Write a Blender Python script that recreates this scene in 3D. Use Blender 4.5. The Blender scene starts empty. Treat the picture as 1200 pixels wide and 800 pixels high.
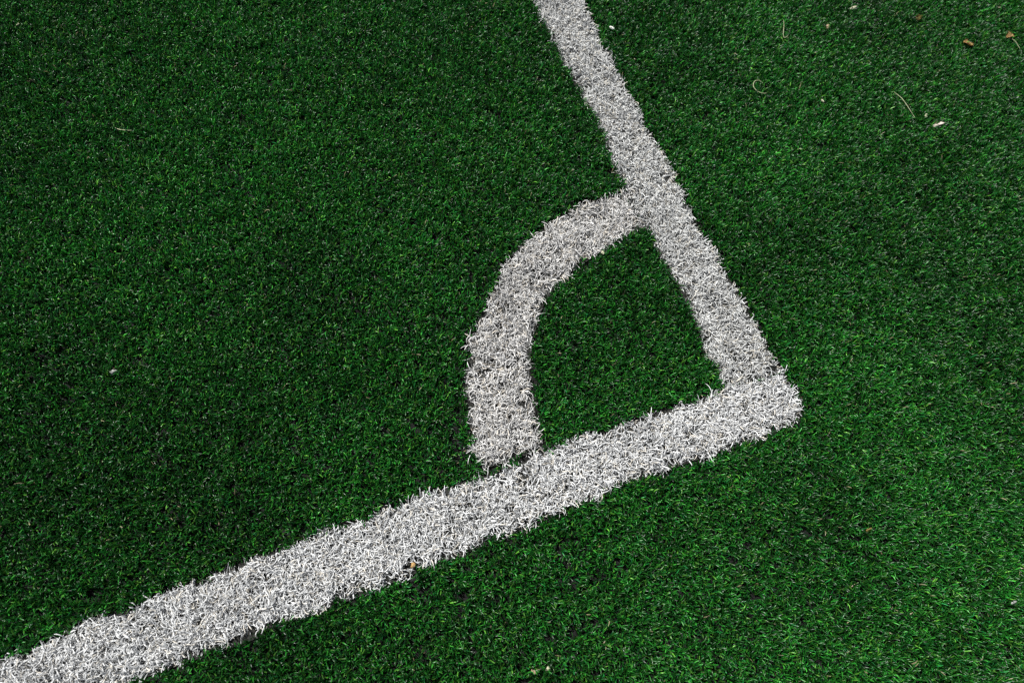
import bpy, bmesh, math
import numpy as np
from mathutils import Vector

S = bpy.context.scene
COL = S.collection
rng = np.random.default_rng(11)

# ------------------------------------------------------------------ camera
PILE = 0.018                                   # height of the fibre tips above the infill
cam_d = bpy.data.cameras.new('camera')
cam = bpy.data.objects.new('camera', cam_d)
COL.objects.link(cam)
cam.location = (-0.69673, -0.11148, 1.23439 + PILE)
cam.rotation_euler = (0.370926, -0.084278, -0.377240)
cam_d.sensor_width = 36.0
cam_d.lens = 27.343
cam_d.clip_start = 0.05
cam_d.clip_end = 500
cam_d.dof.use_dof = True
cam_d.dof.focus_distance = 1.33
cam_d.dof.aperture_fstop = 3.2
S.camera = cam

# ------------------------------------------------------------------ daylight
SUN_AZ = math.radians(124)                      # measured from +X towards +Y
SUN_EL = math.radians(54)
w = bpy.data.worlds.new('World')
S.world = w
w.use_nodes = True
nt = w.node_tree
bg = nt.nodes['Background']
sky = nt.nodes.new('ShaderNodeTexSky')
sky.sky_type = 'NISHITA'
sky.sun_disc = False
sky.sun_elevation = SUN_EL
sky.dust_density = 4.0
sky.sun_rotation = math.radians(90) - SUN_AZ
nt.links.new(sky.outputs['Color'], bg.inputs['Color'])
bg.inputs['Strength'].default_value = 0.05
sun_d = bpy.data.lights.new('sun', 'SUN')
sun_d.energy = 5.0
sun_d.angle = math.radians(0.53)
sun_d.color = (1.0, 0.99, 0.965)
sun = bpy.data.objects.new('sun', sun_d)
COL.objects.link(sun)
to_sun = Vector((math.cos(SUN_EL) * math.cos(SUN_AZ), math.cos(SUN_EL) * math.sin(SUN_AZ), math.sin(SUN_EL)))
sun.rotation_euler = to_sun.to_track_quat('Z', 'Y').to_euler()
sun.location = to_sun * 8
S.view_settings.view_transform = 'Standard'
S.view_settings.look = 'None'
S.view_settings.exposure = 0.52
S.view_settings.gamma = 1.0
S.view_settings.use_curve_mapping = False
S.cycles.use_denoising = False
S.cycles.max_bounces = 6
S.cycles.diffuse_bounces = 1
S.cycles.filter_width = 1.4
S.cycles.glossy_bounces = 2
S.cycles.transmission_bounces = 3


# ------------------------------------------------------------------ helpers
def tag(o, label=None, cat=None, group=None, kind=None):
    if label: o['label'] = label
    if cat: o['category'] = cat
    if group: o['group'] = group
    if kind: o['kind'] = kind
    return o


def vnoise(x, y, scale, seed):
    """Smooth value noise in 0..1 on arrays of points."""
    r = np.random.default_rng(seed).random((256, 256))
    u, v = x / scale + 60.3, y / scale + 71.7
    i, j = np.floor(u).astype(int), np.floor(v).astype(int)
    fu, fv = u - i, v - j
    fu, fv = fu * fu * (3 - 2 * fu), fv * fv * (3 - 2 * fv)
    i0, j0, i1, j1 = i % 256, j % 256, (i + 1) % 256, (j + 1) % 256
    return (r[i0, j0] * (1 - fu) + r[i1, j0] * fu) * (1 - fv) + (r[i0, j1] * (1 - fu) + r[i1, j1] * fu) * fv


def inside(px, py, poly):
    c = np.zeros(len(px), bool)
    n = len(poly)
    for k in range(n):
        (x0, y0), (x1, y1) = poly[k], poly[(k + 1) % n]
        if y0 == y1: continue
        hit = ((y0 > py) != (y1 > py)) & (px < (x1 - x0) * (py - y0) / (y1 - y0) + x0)
        c ^= hit
    return c


def edge_dist(px, py, poly):
    d = np.full(len(px), 9.0)
    n = len(poly)
    for k in range(n):
        (x0, y0), (x1, y1) = poly[k], poly[(k + 1) % n]
        dx, dy = x1 - x0, y1 - y0
        t = np.clip(((px - x0) * dx + (py - y0) * dy) / max(dx * dx + dy * dy, 1e-12), 0, 1)
        d = np.minimum(d, np.hypot(px - x0 - t * dx, py - y0 - t * dy))
    return d


def signed(px, py, poly):
    d = edge_dist(px, py, poly)
    return np.where(inside(px, py, poly), -d, d)


def fibre_mesh(name, root, length, th0, bend, phi0, twist, width, roll, tint, seg, mat, tip=0.55, power=1.3, wobble=None, ridge=0.7):
    """Flat curved fibres, one strip of quads each; every argument is an array over the fibres."""
    n = len(root)
    P = np.zeros((n, seg + 1, 3))
    P[:, 0] = root
    T = np.zeros((n, seg + 1, 3))
    for s in range(seg + 1):
        t = s / seg
        th = th0 + bend * t ** power
        ph = phi0 + twist * t
        if wobble is not None:
            th = th + wobble[:, 0] * np.sin(wobble[:, 1] + 6.0 * t)
            ph = ph + wobble[:, 2] * np.sin(wobble[:, 3] + 5.0 * t)
        T[:, s] = np.stack([np.sin(th) * np.cos(ph), np.sin(th) * np.sin(ph), np.cos(th)], 1)
        if s:
            P[:, s] = P[:, s - 1] + (T[:, s] + T[:, s - 1]) * 0.5 * (length / seg)[:, None]
    P[:, :, 2] = np.maximum(P[:, :, 2], 0.0015)
    n1 = np.stack([-np.sin(phi0), np.cos(phi0), np.zeros(n)], 1)[:, None, :]
    n2 = np.cross(T, np.broadcast_to(n1, T.shape))
    W = np.cos(roll)[:, None, None] * n1 + np.sin(roll)[:, None, None] * n2
    taper = np.ones(seg + 1)
    taper[-1] = tip
    taper[0] = 0.8
    W = W * (width[:, None] * 0.5 * taper[None, :])[:, :, None]
    U = np.cross(T, W)
    U *= np.where(U[:, seg // 2 + 1, 2] < 0, -1, 1)[:, None, None]           # the ridge faces up
    V = np.stack([P - W, P + U * ridge, P + W], 2).reshape(-1, 3).astype(np.float32)
    base = (np.arange(n) * (seg + 1) * 3)[:, None] + (np.arange(seg) * 3)[None, :]
    F = np.stack([base, base + 1, base + 4, base + 3, base + 1, base + 2, base + 5, base + 4], 2).reshape(-1).astype(np.int32)
    nf = n * seg * 2
    me = bpy.data.meshes.new(name)
    me.vertices.add(len(V)); me.vertices.foreach_set('co', V.ravel())
    me.loops.add(nf * 4); me.loops.foreach_set('vertex_index', F)
    me.polygons.add(nf)
    me.polygons.foreach_set('loop_start', np.arange(0, nf * 4, 4, dtype=np.int32))
    me.polygons.foreach_set('use_smooth', np.ones(nf, bool))
    c = np.ones((n, (seg + 1) * 3, 4), np.float32)
    c[:, :, :3] = tint[:, None, :]
    a = me.attributes.new('tint', 'FLOAT_COLOR', 'POINT')
    a.data.foreach_set('color', c.ravel())
    me.update()
    me.materials.append(mat)
    o = bpy.data.objects.new(name, me)
    COL.objects.link(o)
    return o


def obj(name, bm, mat, parent=None, smooth=True):
    me = bpy.data.meshes.new(name)
    bm.normal_update()
    bm.to_mesh(me); bm.free()
    if smooth: me.polygons.foreach_set('use_smooth', np.ones(len(me.polygons), bool))
    me.materials.append(mat)
    o = bpy.data.objects.new(name, me)
    COL.objects.link(o)
    if parent: o.parent = parent
    return o


# ------------------------------------------------------------------ materials
def fibre_mat(name, rough, spec, trans, rough_var=0.1):
    m = bpy.data.materials.new(name)
    m.use_nodes = True
    t = m.node_tree; N = t.nodes; L = t.links
    b = N['Principled BSDF']
    at = N.new('ShaderNodeAttribute'); at.attribute_name = 'tint'
    no = N.new('ShaderNodeTexNoise'); no.inputs['Scale'].default_value = 260; no.inputs['Detail'].default_value = 2
    tc = N.new('ShaderNodeTexCoord')
    L.new(tc.outputs['Object'], no.inputs['Vector'])
    mr = N.new('ShaderNodeMapRange'); mr.inputs['To Min'].default_value = 0.82; mr.inputs['To Max'].default_value = 1.18
    L.new(no.outputs['Fac'], mr.inputs['Value'])
    mx = N.new('ShaderNodeVectorMath'); mx.operation = 'SCALE'
    L.new(at.outputs['Color'], mx.inputs[0]); L.new(mr.outputs['Result'], mx.inputs['Scale'])
    L.new(mx.outputs['Vector'], b.inputs['Base Color'])
    rr = N.new('ShaderNodeMapRange'); rr.inputs['To Min'].default_value = rough - rough_var; rr.inputs['To Max'].default_value = rough + rough_var
    L.new(no.outputs['Fac'], rr.inputs['Value']); L.new(rr.outputs['Result'], b.inputs['Roughness'])
    b.inputs['Specular IOR Level'].default_value = spec
    tr = N.new('ShaderNodeBsdfTranslucent'); L.new(mx.outputs['Vector'], tr.inputs['Color'])
    ms = N.new('ShaderNodeMixShader'); ms.inputs['Fac'].default_value = trans
    L.new(b.outputs['BSDF'], ms.inputs[1]); L.new(tr.outputs['BSDF'], ms.inputs[2])
    L.new(ms.outputs['Shader'], N['Material Output'].inputs['Surface'])
    return m


def rough_mat(name, col, col2, scale, rough=0.8, bump=0.3, spec=0.2):
    m = bpy.data.materials.new(name)
    m.use_nodes = True
    t = m.node_tree; N = t.nodes; L = t.links
    b = N['Principled BSDF']
    tc = N.new('ShaderNodeTexCoord')
    no = N.new('ShaderNodeTexNoise'); no.inputs['Scale'].default_value = scale; no.inputs['Detail'].default_value = 5
    L.new(tc.outputs['Object'], no.inputs['Vector'])
    cr = N.new('ShaderNodeValToRGB')
    cr.color_ramp.elements[0].position = 0.35; cr.color_ramp.elements[0].color = (*col, 1)
    cr.color_ramp.elements[1].position = 0.65; cr.color_ramp.elements[1].color = (*col2, 1)
    L.new(no.outputs['Fac'], cr.inputs['Fac']); L.new(cr.outputs['Color'], b.inputs['Base Color'])
    bp = N.new('ShaderNodeBump'); bp.inputs['Strength'].default_value = bump; bp.inputs['Distance'].default_value = 0.002
    L.new(no.outputs['Fac'], bp.inputs['Height']); L.new(bp.outputs['Normal'], b.inputs['Normal'])
    b.inputs['Roughness'].default_value = rough
    b.inputs['Specular IOR Level'].default_value = spec
    return m


M_GREEN = fibre_mat('green_turf_fibre', 0.38, 0.55, 0.27)
M_WHITE = fibre_mat('white_turf_fibre', 0.5, 0.4, 0.12)
M_INFILL = rough_mat('rubber_infill', (0.003, 0.003, 0.003), (0.010, 0.010, 0.009), 420, 0.85, 0.6)
M_BACKING = rough_mat('turf_backing', (0.012, 0.013, 0.012), (0.035, 0.035, 0.03), 500, 0.9, 0.5)

# ------------------------------------------------------------------ the white lines on the ground (metres, outer corner = origin)
A_R = [(0.004, 0.0879), (0.0049, 0.1793), (0.0039, 0.2774), (0.0003, 0.3393), (-0.0075, 0.40), (-0.0045, 0.455), (-0.0014, 0.484), (0.0003, 0.5477),
       (0.0003, 0.5785), (-0.0019, 0.6524), (-0.0031, 0.7392), (-0.0015, 0.8396), (0.0013, 0.92), (0.004, 1.1), (0.0, 2.1)]
A_L = [(-0.10, 2.1), (-0.1002, 0.958), (-0.1023, 0.8709), (-0.0969, 0.7865), (-0.099, 0.6838), (-0.0963, 0.6), (-0.1004, 0.571), (-0.1037, 0.5321),
       (-0.1003, 0.4208), (-0.1022, 0.3471), (-0.0945, 0.2802), (-0.0984, 0.2247), (-0.1058, 0.193), (-0.1024, 0.1495), (-0.1097, 0.1032)]
B_U = [(-0.1097, 0.0992), (-0.1463, 0.0964), (-0.2223, 0.0986), (-0.3012, 0.101), (-0.3967, 0.1055), (-0.4385, 0.1004), (-0.6015, 0.1036), (-0.951, 0.108),
       (-1.0254, 0.1037), (-1.0904, 0.0983), (-1.1311, 0.1032), (-1.1843, 0.1031), (-1.2486, 0.0981), (-2.1, 0.10)]
B_L = [(-2.1, 0.0), (-1.0929, 0.0025), (-1.034, -0.0005), (-1.0042, -0.0026), (-0.9431, -0.0046), (-0.66, -0.001), (-0.3666, 0.0016), (-0.3445, 0.0065),
       (-0.2678, 0.0043), (-0.1898, 0.0009), (-0.0955, -0.0065), (-0.0781, -0.0052), (-0.03, -0.001), (-0.006, 0.003), (0.006, 0.008), (0.006, 0.05), (0.005, 0.083)]
C_O = [(-0.1055, 0.512), (-0.1177, 0.5142), (-0.16, 0.517), (-0.2009, 0.5122), (-0.2722, 0.4983), (-0.3332, 0.4728), (-0.374, 0.452), (-0.3765, 0.438), (-0.4031, 0.4265), (-0.4549, 0.3685), (-0.4945, 0.3206), (-0.501, 0.296), (-0.508, 0.285), (-0.5205, 0.279),
       (-0.525, 0.265), (-0.5288, 0.2467), (-0.5401, 0.1962), (-0.552, 0.15), (-0.556, 0.1125)]
C_I = [(-0.438, 0.108), (-0.4324, 0.1464), (-0.4236, 0.1979), (-0.4065, 0.2512), (-0.3834, 0.2924), (-0.3599, 0.3263), (-0.3362, 0.3524), (-0.3019, 0.3754),
       (-0.2502, 0.3985), (-0.2037, 0.4079), (-0.16, 0.42), (-0.1223, 0.4265), (-0.1055, 0.428)]
POLY_A = A_R + A_L
POLY_B = B_U + B_L
POLY_C = C_O + C_I
# bare spots where no tuft is rooted: x, y, radius along, radius across, angle
GAPS = [(-0.568, 0.135, 0.028, 0.006, 1.42), (-0.549, 0.215, 0.035, 0.005, 1.3), (-0.437, 0.41, 0.03, 0.005, .85), (-0.34, 0.477, 0.03, 0.005, .45), (-0.255, 0.508, 0.03, 0.004, .3), (-0.459, 0.266, 0.054, 0.0022, -0.27), (-0.346, 0.406, 0.052, 0.002, -0.96), (-0.515, 0.284, 0.012, 0.008, -.3), (-0.106, 0.47, 0.045, 0.0018, 1.57), (-0.055, 0.094, 0.055, 0.002, -.1), (-0.548, 0.108, 0.016, 0.005, 0), (-0.468, 0.107, 0.018, 0.0075, 0.1), (-0.51, 0.109, 0.014, 0.004, 0), (-0.117, 0.515, 0.012, 0.008, 0.3), (-0.524, 0.226, 0.016, 0.008, 0.9),
        (-0.10, 0.445, 0.03, 0.0035, 1.57), (-0.39, 0.445, 0.012, 0.009, 0.6), (-0.24, 0.393, 0.016, 0.006, 0.2), (-0.222, 0.004, 0.028, 0.006, 0),
        (-0.70, 0.012, 0.015, 0.010, 0.2), (-0.60, 0.001, 0.02, 0.006, 0), (0.0, 0.405, 0.016, 0.008, 1.2), (-0.04, 0.135, 0.02, 0.006, 0.2),
        (-0.01, 0.10, 0.012, 0.006, 0.4), (-0.30, 0.482, 0.02, 0.007, -0.4), (-0.205, 0.515, 0.015, 0.006, 0), (-0.97, 0.002, 0.02, 0.006, 0),
        (-0.447, 0.19, 0.010, 0.008, 1.2), (-0.095, 0.79, 0.02, 0.006, 1.57), (-0.575, 0.16, 0.03, 0.007, 1.45), (-0.565, 0.20, 0.03, 0.006, 1.35)]


def in_gap(px, py):
    g = np.zeros(len(px), bool)
    for (x, y, a, b, an) in GAPS:
        u = (px - x) * math.cos(an) + (py - y) * math.sin(an)
        v = -(px - x) * math.sin(an) + (py - y) * math.cos(an)
        g |= (u / a) ** 2 + (v / b) ** 2 < 1
    return g


def warp(px, py):
    wx = (vnoise(px, py, 0.016, 5) - 0.5) * 0.014 + (vnoise(px, py, 0.05, 6) - 0.5) * 0.009
    wy = (vnoise(px, py, 0.016, 7) - 0.5) * 0.014 + (vnoise(px, py, 0.05, 8) - 0.5) * 0.009
    return px + wx, py + wy


# ------------------------------------------------------------------ ground: rubber infill, one sheet to the horizon
bm = bmesh.new()
R0 = 120.0
xs = [-R0, -8, -2.5, -1, 0, 1, 2.5, 8, R0]
grid = [[bm.verts.new((x, y, 0)) for y in xs] for x in xs]
for i in range(len(xs) - 1):
    for j in range(len(xs) - 1):
        bm.faces.new((grid[i][j], grid[i + 1][j], grid[i + 1][j + 1], grid[i][j + 1]))
ground = obj('ground', bm, M_INFILL, smooth=False)
tag(ground, 'dark rubber infill under the artificial turf', 'ground', kind='structure')

# ------------------------------------------------------------------ green pile
FRAME = np.array([(-1.0932, 1.2864), (0.9517, 0.6685), (0.1145, -0.4928), (-1.2818, 0.0663)])


def scatter(density, margin, fade):
    """Roots on a jittered grid, dense over the view and thinning out beyond it."""
    step = 1 / math.sqrt(density)
    x = np.arange(-2.1, 1.75, step); y = np.arange(-1.3, 2.1, step)
    X, Y = np.meshgrid(x, y)
    X = X.ravel(); Y = Y.ravel()
    sd = signed(X, Y, [tuple(p) for p in FRAME])
    X = X[sd < margin + fade]; Y = Y[sd < margin + fade]; sd = sd[sd < margin + fade]
    keep = rng.random(len(X)) < np.clip(1 - (sd - margin) / fade, 0.35, 1)
    X, Y = X[keep], Y[keep]
    # tufts: several fibres share a stitch
    tx = np.round(X / 0.0065) * 0.0065; ty = np.round(Y / 0.0075) * 0.0075
    X = X + rng.normal(0, step * 0.5, len(X)); Y = Y + rng.normal(0, step * 0.5, len(X))
    pull = rng.random(len(X)) ** .5 * 0.85
    return X + (tx - X) * pull, Y + (ty - Y) * pull


GX, GY = scatter(215000, 0.10, 0.65)
wx, wy = warp(GX, GY)
sdw = np.minimum(np.minimum(signed(wx, wy, POLY_A), signed(wx, wy, POLY_B)), signed(wx, wy, POLY_C))
low = in_gap(GX, GY)
keep = (sdw > 0.001) & (~low | (rng.random(len(GX)) < .5))
hole = vnoise(GX, GY, 0.0052, 21) * 0.88 + vnoise(GX, GY, 0.028, 22) * 0.12
keep &= hole > 0.25 + 0.10 * rng.random(len(GX))
GX, GY, low = GX[keep], GY[keep], low[keep]
n = len(GX)
print('green fibres', n)
big = vnoise(GX, GY, 0.22, 31); mid = vnoise(GX, GY, 0.045, 32); small = vnoise(GX, GY, 0.0085, 33)
hgt = (0.0185 + 0.004 * (mid - 0.5) + 0.009 * (small - 0.5)) * (0.66 + 0.52 * rng.random(n))
hgt[low] *= 0.5
lean_dir = vnoise(GX, GY, 0.06, 34) * 9.0 + vnoise(GX, GY, 0.3, 35) * 5.0
phi = np.where(rng.random(n) < 0.25, lean_dir + rng.normal(0, 0.9, n), rng.random(n) * 6.283)
th0 = np.abs(rng.normal(0.16, 0.14, n))
bend = np.abs(rng.normal(1.0, 0.6, n))
# colour of the yarn: two greens, a little olive and a few dry or pale ones
g1 = np.array([0.006, 0.064, 0.006]); g2 = np.array([0.013, 0.100, 0.009]); g3 = np.array([0.042, 0.130, 0.013]); g4 = np.array([0.005, 0.066, 0.014])
pick = rng.random(n)
tint = np.where((pick < 0.42)[:, None], g1, np.where((pick < 0.80)[:, None], g2, np.where((pick < 0.90)[:, None], g4, g3)))
tint = tint * np.clip(np.exp(rng.normal(0.0, 0.6, n)), .3, 3.2)[:, None] * (0.75 + 0.5 * big)[:, None] * (0.6 + 0.8 * vnoise(GX, GY, 0.0075, 41))[:, None]  # wide spread by fibre and tuft paints the sparkle of glinting blades into the tint
dry = rng.random(n) < 0.004
tint[dry] = np.array([0.22, 0.20, 0.11]) * (0.7 + 0.6 * rng.random(dry.sum()))[:, None]
grass = fibre_mesh('grass', np.stack([GX, GY, np.zeros(n)], 1), hgt * 1.0, th0, bend, phi, rng.normal(0, 0.6, n),
                   0.00165 * (0.7 + 0.6 * rng.random(n)), rng.normal(0, 0.6, n), tint, 4, M_GREEN, power=2.6)
tag(grass, 'short dark green artificial grass covering the pitch around the white lines', 'grass', kind='stuff')


# ------------------------------------------------------------------ white inlaid lines
def white_line(name, label, poly, density, col, col_var, height, lean, seed):
    global rng
    rng = np.random.default_rng(seed)
    root = bpy.data.objects.new(name, None)
    COL.objects.link(root)
    tag(root, label, 'line marking', 'white lines inlaid in the green turf')
    P = np.array(poly)
    step = 1 / math.sqrt(density)
    X, Y = np.meshgrid(np.arange(P[:, 0].min() - .02, P[:, 0].max() + .02, step), np.arange(P[:, 1].min() - .02, P[:, 1].max() + .02, step))
    X = X.ravel() + rng.normal(0, step * .45, X.size); Y = Y.ravel() + rng.normal(0, step * .45, Y.size)
    pull = rng.random(X.size) ** .6 * .7
    X += (np.round(X / .0068) * .0068 - X) * pull; Y += (np.round(Y / .0068) * .0068 - Y) * pull
    X += rng.normal(0, .0007, X.size); Y += rng.normal(0, .0007, X.size)
    wx, wy = warp(X, Y)
    sd = signed(wx, wy, poly)
    hole = vnoise(X, Y, 0.0048, seed + 1) * .85 + vnoise(X, Y, 0.02, seed + 2) * .15
    near = np.full(len(wx), 9.0)
    for q in (POLY_A, POLY_B, POLY_C):
        if q is not poly: near = np.minimum(near, signed(wx, wy, q))
    k = (sd < np.where(near < .008, .0008, -.0045)) & ~in_gap(X, Y) & (hole > 0.44 + 0.04 * rng.random(X.size))
    X, Y, sd, near = X[k], Y[k], sd[k], near[k]
    n = len(X)
    h = height * (0.8 + 0.4 * rng.random(n)) * (0.9 + 0.2 * vnoise(X, Y, 0.02, seed + 3))
    phi = np.where(rng.random(n) < 0.3, vnoise(X, Y, 0.04, seed + 4) * 9, rng.random(n) * 6.283)
    th0 = np.abs(rng.normal(0.18, 0.15, n)); bend = np.abs(rng.normal(lean, 0.5, n))
    edge = (sd > -.009) & (near > .008)
    h[edge] *= .70
    stray = rng.random(n) < 0.02
    bend[stray] += 0.7; h[stray] *= 1.35
    wob = np.stack([rng.normal(0, .5, n), rng.random(n) * 6.28, rng.normal(0, 1.0, n), rng.random(n) * 6.28], 1)
    v = 1 - col_var * rng.random(n)
    tint = np.array(col)[None, :] * v[:, None]
    dirty = vnoise(X, Y, 0.03, seed + 5) * vnoise(X, Y, 0.12, seed + 6)
    tint = tint * (1 - 0.5 * np.clip(dirty - .25, 0, 1))[:, None]
    warm = rng.random(n) < .12
    tint[warm] *= np.array([1.0, .93, .82])
    fibre = fibre_mesh('white_fibres', np.stack([X, Y, np.zeros(n)], 1), h * 1.1, th0, bend, phi, rng.normal(0, 2.6, n),
                       0.0014 * (.75 + .5 * rng.random(n)), rng.normal(0, .7, n), tint, 7, M_WHITE, wobble=wob, power=1.2, ridge=0.9)
    fibre.parent = root
    fibre['kind'] = 'stuff'
    # the woven strip the fibres are tufted into
    b = bmesh.new()
    top = [b.verts.new((x, y, 0.003)) for x, y in poly]
    f = b.faces.new(top)
    r = bmesh.ops.extrude_face_region(b, geom=[f])
    for q in r['geom']:
        if isinstance(q, bmesh.types.BMVert): q.co.z = 0.001
    bmesh.ops.recalc_face_normals(b, faces=b.faces[:])
    bk = obj('backing_strip', b, M_BACKING, root, smooth=False)
    print(name, n)
    return root


white_line('touchline', 'straight white turf line running from the corner up to the top edge of the photo', POLY_A, 225000, (0.65, 0.66, 0.645), .3, 0.022, 1.6, 101)
white_line('goal_line', 'straight white turf line running from the corner down to the bottom left', POLY_B, 225000, (0.71, 0.72, 0.715), .25, 0.023, 1.6, 202)
white_line('corner_arc', 'curved white quarter circle joining the two straight white lines', POLY_C, 205000, (0.68, 0.675, 0.655), .28, 0.0245, 1.7, 303)

# ------------------------------------------------------------------ litter lying on the pile
rng = np.random.default_rng(77)
M_STONE = rough_mat('white_plastic', (0.72, 0.72, 0.66), (0.85, 0.85, 0.80), 300, 0.45, 0.15, 0.5)
M_WOOD = rough_mat('bleached_wood', (0.34, 0.29, 0.23), (0.56, 0.50, 0.43), 220, 0.8, 0.5)
M_CREAM = rough_mat('cream_crumb', (0.28, 0.28, 0.18), (0.44, 0.43, 0.31), 350, 0.8, 0.5)
M_TAN = rough_mat('tan_crumb', (0.24, 0.17, 0.10), (0.42, 0.32, 0.22), 350, 0.85, 0.5)
M_LEAF = rough_mat('dry_leaf', (0.26, 0.15, 0.05), (0.46, 0.32, 0.14), 170, 0.75, 0.5)
M_STRAW = rough_mat('straw', (0.20, 0.23, 0.12), (0.32, 0.34, 0.21), 200, 0.6, 0.3)
M_GREY = rough_mat('grey_crumb', (0.16, 0.17, 0.16), (0.30, 0.31, 0.28), 300, 0.85, 0.5)
M_OLIVE = rough_mat('olive_leaf', (0.09, 0.07, 0.015), (0.17, 0.13, 0.04), 200, 0.7, 0.4)
Z = PILE - 0.004


def lump(name, label, cat, x, y, size, mat, rot=0.0, dz=0.0, group='litter lying on the turf'):
    """An irregular chip or crumb of the given length, width and thickness."""
    size = [q * .84 for q in size]
    b = bmesh.new()
    bmesh.ops.create_icosphere(b, subdivisions=3, radius=0.5)
    s = rng.random(6) * 6.28
    for v in b.verts:
        c = v.co
        k = 1 + .20 * math.sin(4 * c.x + s[0] + 5 * c.y) + .16 * math.sin(7 * c.y + s[1] - 4 * c.z) + .1 * math.sin(11 * c.z + 9 * c.x + s[2])
        if c.z < 0: c.z *= .6
        q = Vector((math.copysign(abs(c.x * 2) ** .8, c.x) * .5, c.y, c.z)) * k
        v.co = (q.x * size[0], q.y * size[1], q.z * size[2])
    o = obj(name, b, mat)
    o.location = (x, y, Z + dz)
    o.rotation_euler = (rng.normal(0, .2), rng.normal(0, .2), rot)
    return tag(o, label, cat, group)


def strand(name, label, cat, pts, width, mat, thick=0.0009, group='loose strands lying on the turf', taper=True):
    """A thin bent strip through the points, with an oval section."""
    b = bmesh.new()
    pts = [Vector(p) for p in pts]
    # Catmull-Rom smoothing
    sm = []
    for i in range(len(pts) - 1):
        p0, p1, p2, p3 = pts[max(i - 1, 0)], pts[i], pts[i + 1], pts[min(i + 2, len(pts) - 1)]
        for k in range(6):
            t = k / 6
            sm.append(0.5 * ((2 * p1) + (p2 - p0) * t + (2 * p0 - 5 * p1 + 4 * p2 - p3) * t * t + (3 * p1 - p0 - 3 * p2 + p3) * t ** 3))
    sm.append(pts[-1])
    rings = []
    for i, p in enumerate(sm):
        d = (sm[min(i + 1, len(sm) - 1)] - sm[max(i - 1, 0)]).normalized()
        side = d.cross(Vector((0, 0, 1))).normalized(); up = side.cross(d)
        u = i / (len(sm) - 1)
        k = (0.55 + 0.45 * math.sin(math.pi * min(max(u, .05), .95))) if taper else 1
        rings.append([b.verts.new(p + side * math.cos(a) * width * .5 * k + up * math.sin(a) * thick * .5 * k) for a in [j * math.pi / 4 for j in range(8)]])
    for r0, r1 in zip(rings, rings[1:]):
        for j in range(8): b.faces.new((r0[j], r0[(j + 1) % 8], r1[(j + 1) % 8], r1[j]))
    b.faces.new(rings[0][::-1]); b.faces.new(rings[-1])
    bmesh.ops.recalc_face_normals(b, faces=b.faces[:])
    return tag(obj(name, b, mat), label, cat, group)


def leaf_bit(name, label, x, y, length, width, mat, rot, stem=None):
    """A curled scrap of dry leaf: a cupped, ragged sheet with thickness and a raised midrib."""
    root = bpy.data.objects.new(name, None)
    COL.objects.link(root)
    root.location = (x, y, Z + .002)
    root.rotation_euler = (rng.normal(0, .25), rng.normal(0, .25), rot)
    tag(root, label, 'leaf', 'dry leaf scraps on the turf')
    b = bmesh.new()
    nu, nv = 14, 9
    ph = rng.random(4) * 6.28
    G = []
    for i in range(nu + 1):
        u = i / nu
        half = width * .5 * math.sin(math.pi * (0.08 + .84 * u)) ** .7 * (1 + .25 * math.sin(9 * u + ph[0]))
        row = []
        for j in range(nv + 1):
            v = j / nv * 2 - 1
            rag = 1 + (.22 * math.sin(17 * u + ph[1] + 3 * v) if abs(v) > .8 else 0)
            z = .0035 * v * v + .0022 * math.sin(5 * u + ph[2]) + .0012 * math.sin(8 * v + 7 * u + ph[3])
            row.append(b.verts.new(((u - .5) * length, v * half * rag, z + .001)))
        G.append(row)
    for i in range(nu):
        for j in range(nv): b.faces.new((G[i][j], G[i + 1][j], G[i + 1][j + 1], G[i][j + 1]))
    r = bmesh.ops.solidify(b, geom=b.faces[:], thickness=.0004)
    obj('blade', b, mat, root)
    if stem:
        s = strand('stalk', None, None, stem, .0013, M_STRAW, .0009, None)
        s.parent = root
        s.matrix_parent_inverse = root.matrix_basis.inverted()
    return root


lump('plastic_pellet', 'small bright white pellet beside the upper end of the touchline', 'pellet', 0.0285, 0.8735, (0.0125, 0.0065, 0.006), M_STONE, -0.85)
lump('wood_chip', 'pale elongated wood chip, largest chip on the green at upper right', 'wood chip', 0.5735, 0.4455, (0.028, 0.009, 0.006), M_WOOD, 0.02)
lump('crumb', 'small cream crumb just above the pale wood chip', 'crumb', 0.5615, 0.4724, (0.006, 0.008, 0.005), M_CREAM, -0.2)
lump('crumb', 'tiny pale crumb below the curled loose fibre and right of the touchline', 'crumb', 0.368, 0.5723, (0.009, 0.006, 0.005), M_CREAM, -0.9)
lump('crumb', 'tan crumb beside the upright pale loose fibre near the top', 'crumb', 0.4776, 0.7386, (0.010, 0.009, 0.006), M_TAN, .3)
lump('wood_chip', 'pale beige chip right at the top edge of the photo', 'wood chip', 0.5597, 0.7671, (0.016, 0.009, 0.005), M_CREAM, .25)
lump('crumb', 'grey crumb alone on the green at far left', 'crumb', -1.049, 0.4681, (0.013, 0.011, 0.006), M_GREY, .3)
lump('crumb', 'tan crumb at the bottom edge of the photo', 'crumb', -0.5834, -0.1973, (0.006, 0.011, 0.005), M_TAN, .1, dz=-.001)
lump('crumb', 'round pale yellow crumb beside the tan crumb at the bottom edge', 'crumb', -0.5616, -0.201, (0.007, 0.007, 0.004), M_CREAM, .5, dz=-.001)
lump('crumb', 'small yellowish crumb at the inner edge of the corner arc', 'crumb', -0.2014, 0.4035, (0.008, 0.007, 0.006), M_CREAM, .5)
lump('crumb', 'rusty brown crumb caught in the lower edge of the goal line', 'crumb', -0.6987, 0.011, (0.009, 0.008, 0.006), M_LEAF, .2, dz=-.003)
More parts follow.
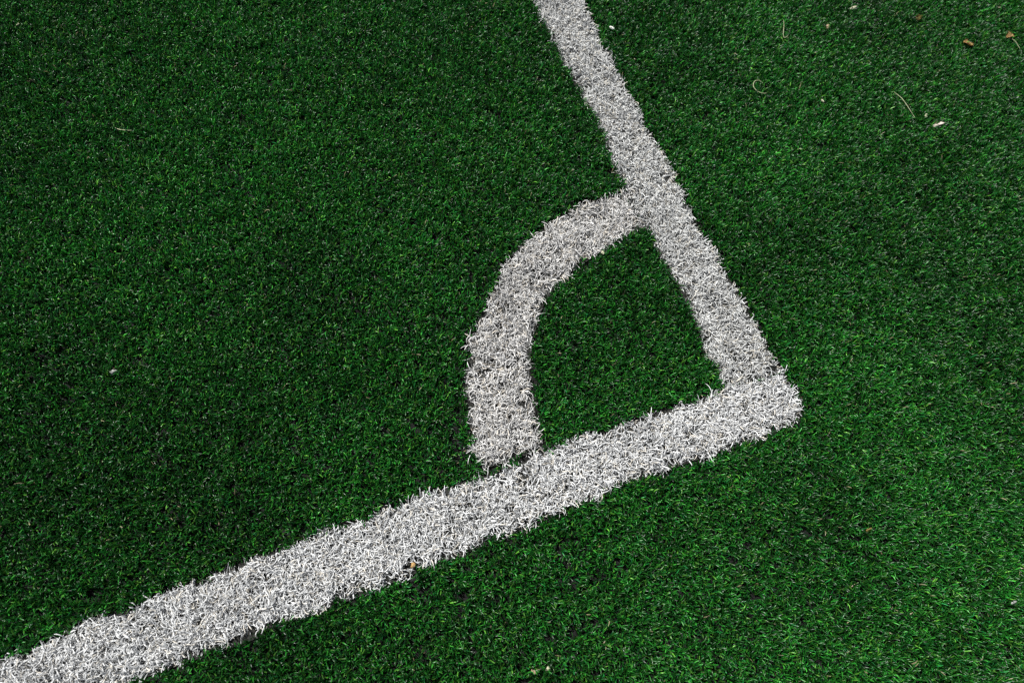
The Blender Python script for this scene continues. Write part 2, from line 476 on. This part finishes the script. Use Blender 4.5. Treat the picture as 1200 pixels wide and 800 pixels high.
lump('crumb', 'pale fleck in the top left corner of the photo', 'crumb', -1.0727, 1.2212, (0.009, 0.0045, 0.004), M_CREAM, .6)
lump('crumb', 'brown crumb on the green below the outer corner of the lines', 'crumb', 0.0074, -0.2036, (0.012, 0.006, 0.005), M_OLIVE, .2, dz=-.002)
lump('crumb', 'flat grey chip near the right edge low in the photo', 'crumb', 0.1725, -0.3884, (0.013, 0.006, 0.004), M_GREY, .1)
leaf_bit('dry_leaf', 'crumpled orange brown leaf scrap, left one of the pair at upper right', 0.754, 0.6027, .021, .016, M_LEAF, -.7)
leaf_bit('dry_leaf', 'crumpled orange brown leaf scrap with a thin stalk near the right edge', 0.8586, 0.5946, .020, .016, M_LEAF, .2,
         stem=[(0.860, 0.588, Z + .002), (0.862, 0.573, Z + .003), (0.8611, 0.555, Z + .002)])
leaf_bit('dry_leaf', 'dark olive leaf scrap near the top edge right of the beige chip', 0.6865, 0.6989, .016, .011, M_OLIVE, .5)
strand('straw', 'thin pale straw lying slanted left of the wood chip', 'straw', [(0.527, 0.545, Z), (0.531, 0.526, Z + .003), (0.532, 0.505, Z + .0035), (0.5328, 0.474, Z + .002)], .0016, M_STRAW)
strand('loose_fibre', 'pale curled loose fibre shaped like a C right of the touchline', 'fibre',
       [(0.2685, 0.6495, Z + .001), (0.262, 0.6575, Z + .003), (0.2515, 0.657, Z + .004), (0.2435, 0.647, Z + .004), (0.2455, 0.634, Z + .004), (0.2545, 0.6255, Z + .004), (0.2635, 0.6245, Z + .002)], .0016, M_STRAW)
strand('loose_fibre', 'pale upright loose fibre with a hooked foot near the top edge', 'fibre',
       [(0.3915, 0.7845, Z + .003), (0.3835, 0.768, Z + .003), (0.3735, 0.7525, Z + .003), (0.369, 0.741, Z + .002), (0.3775, 0.741, Z + .002), (0.3835, 0.7475, Z)], .0015, M_STRAW)
strand('loose_fibre', 'pale loose fibre lying on the green at upper left', 'fibre',
       [(-0.952, 0.934, Z), (-0.946, 0.926, Z + .003), (-0.936, 0.9205, Z + .003), (-0.925, 0.918, Z + .001)], .0017, M_STRAW)
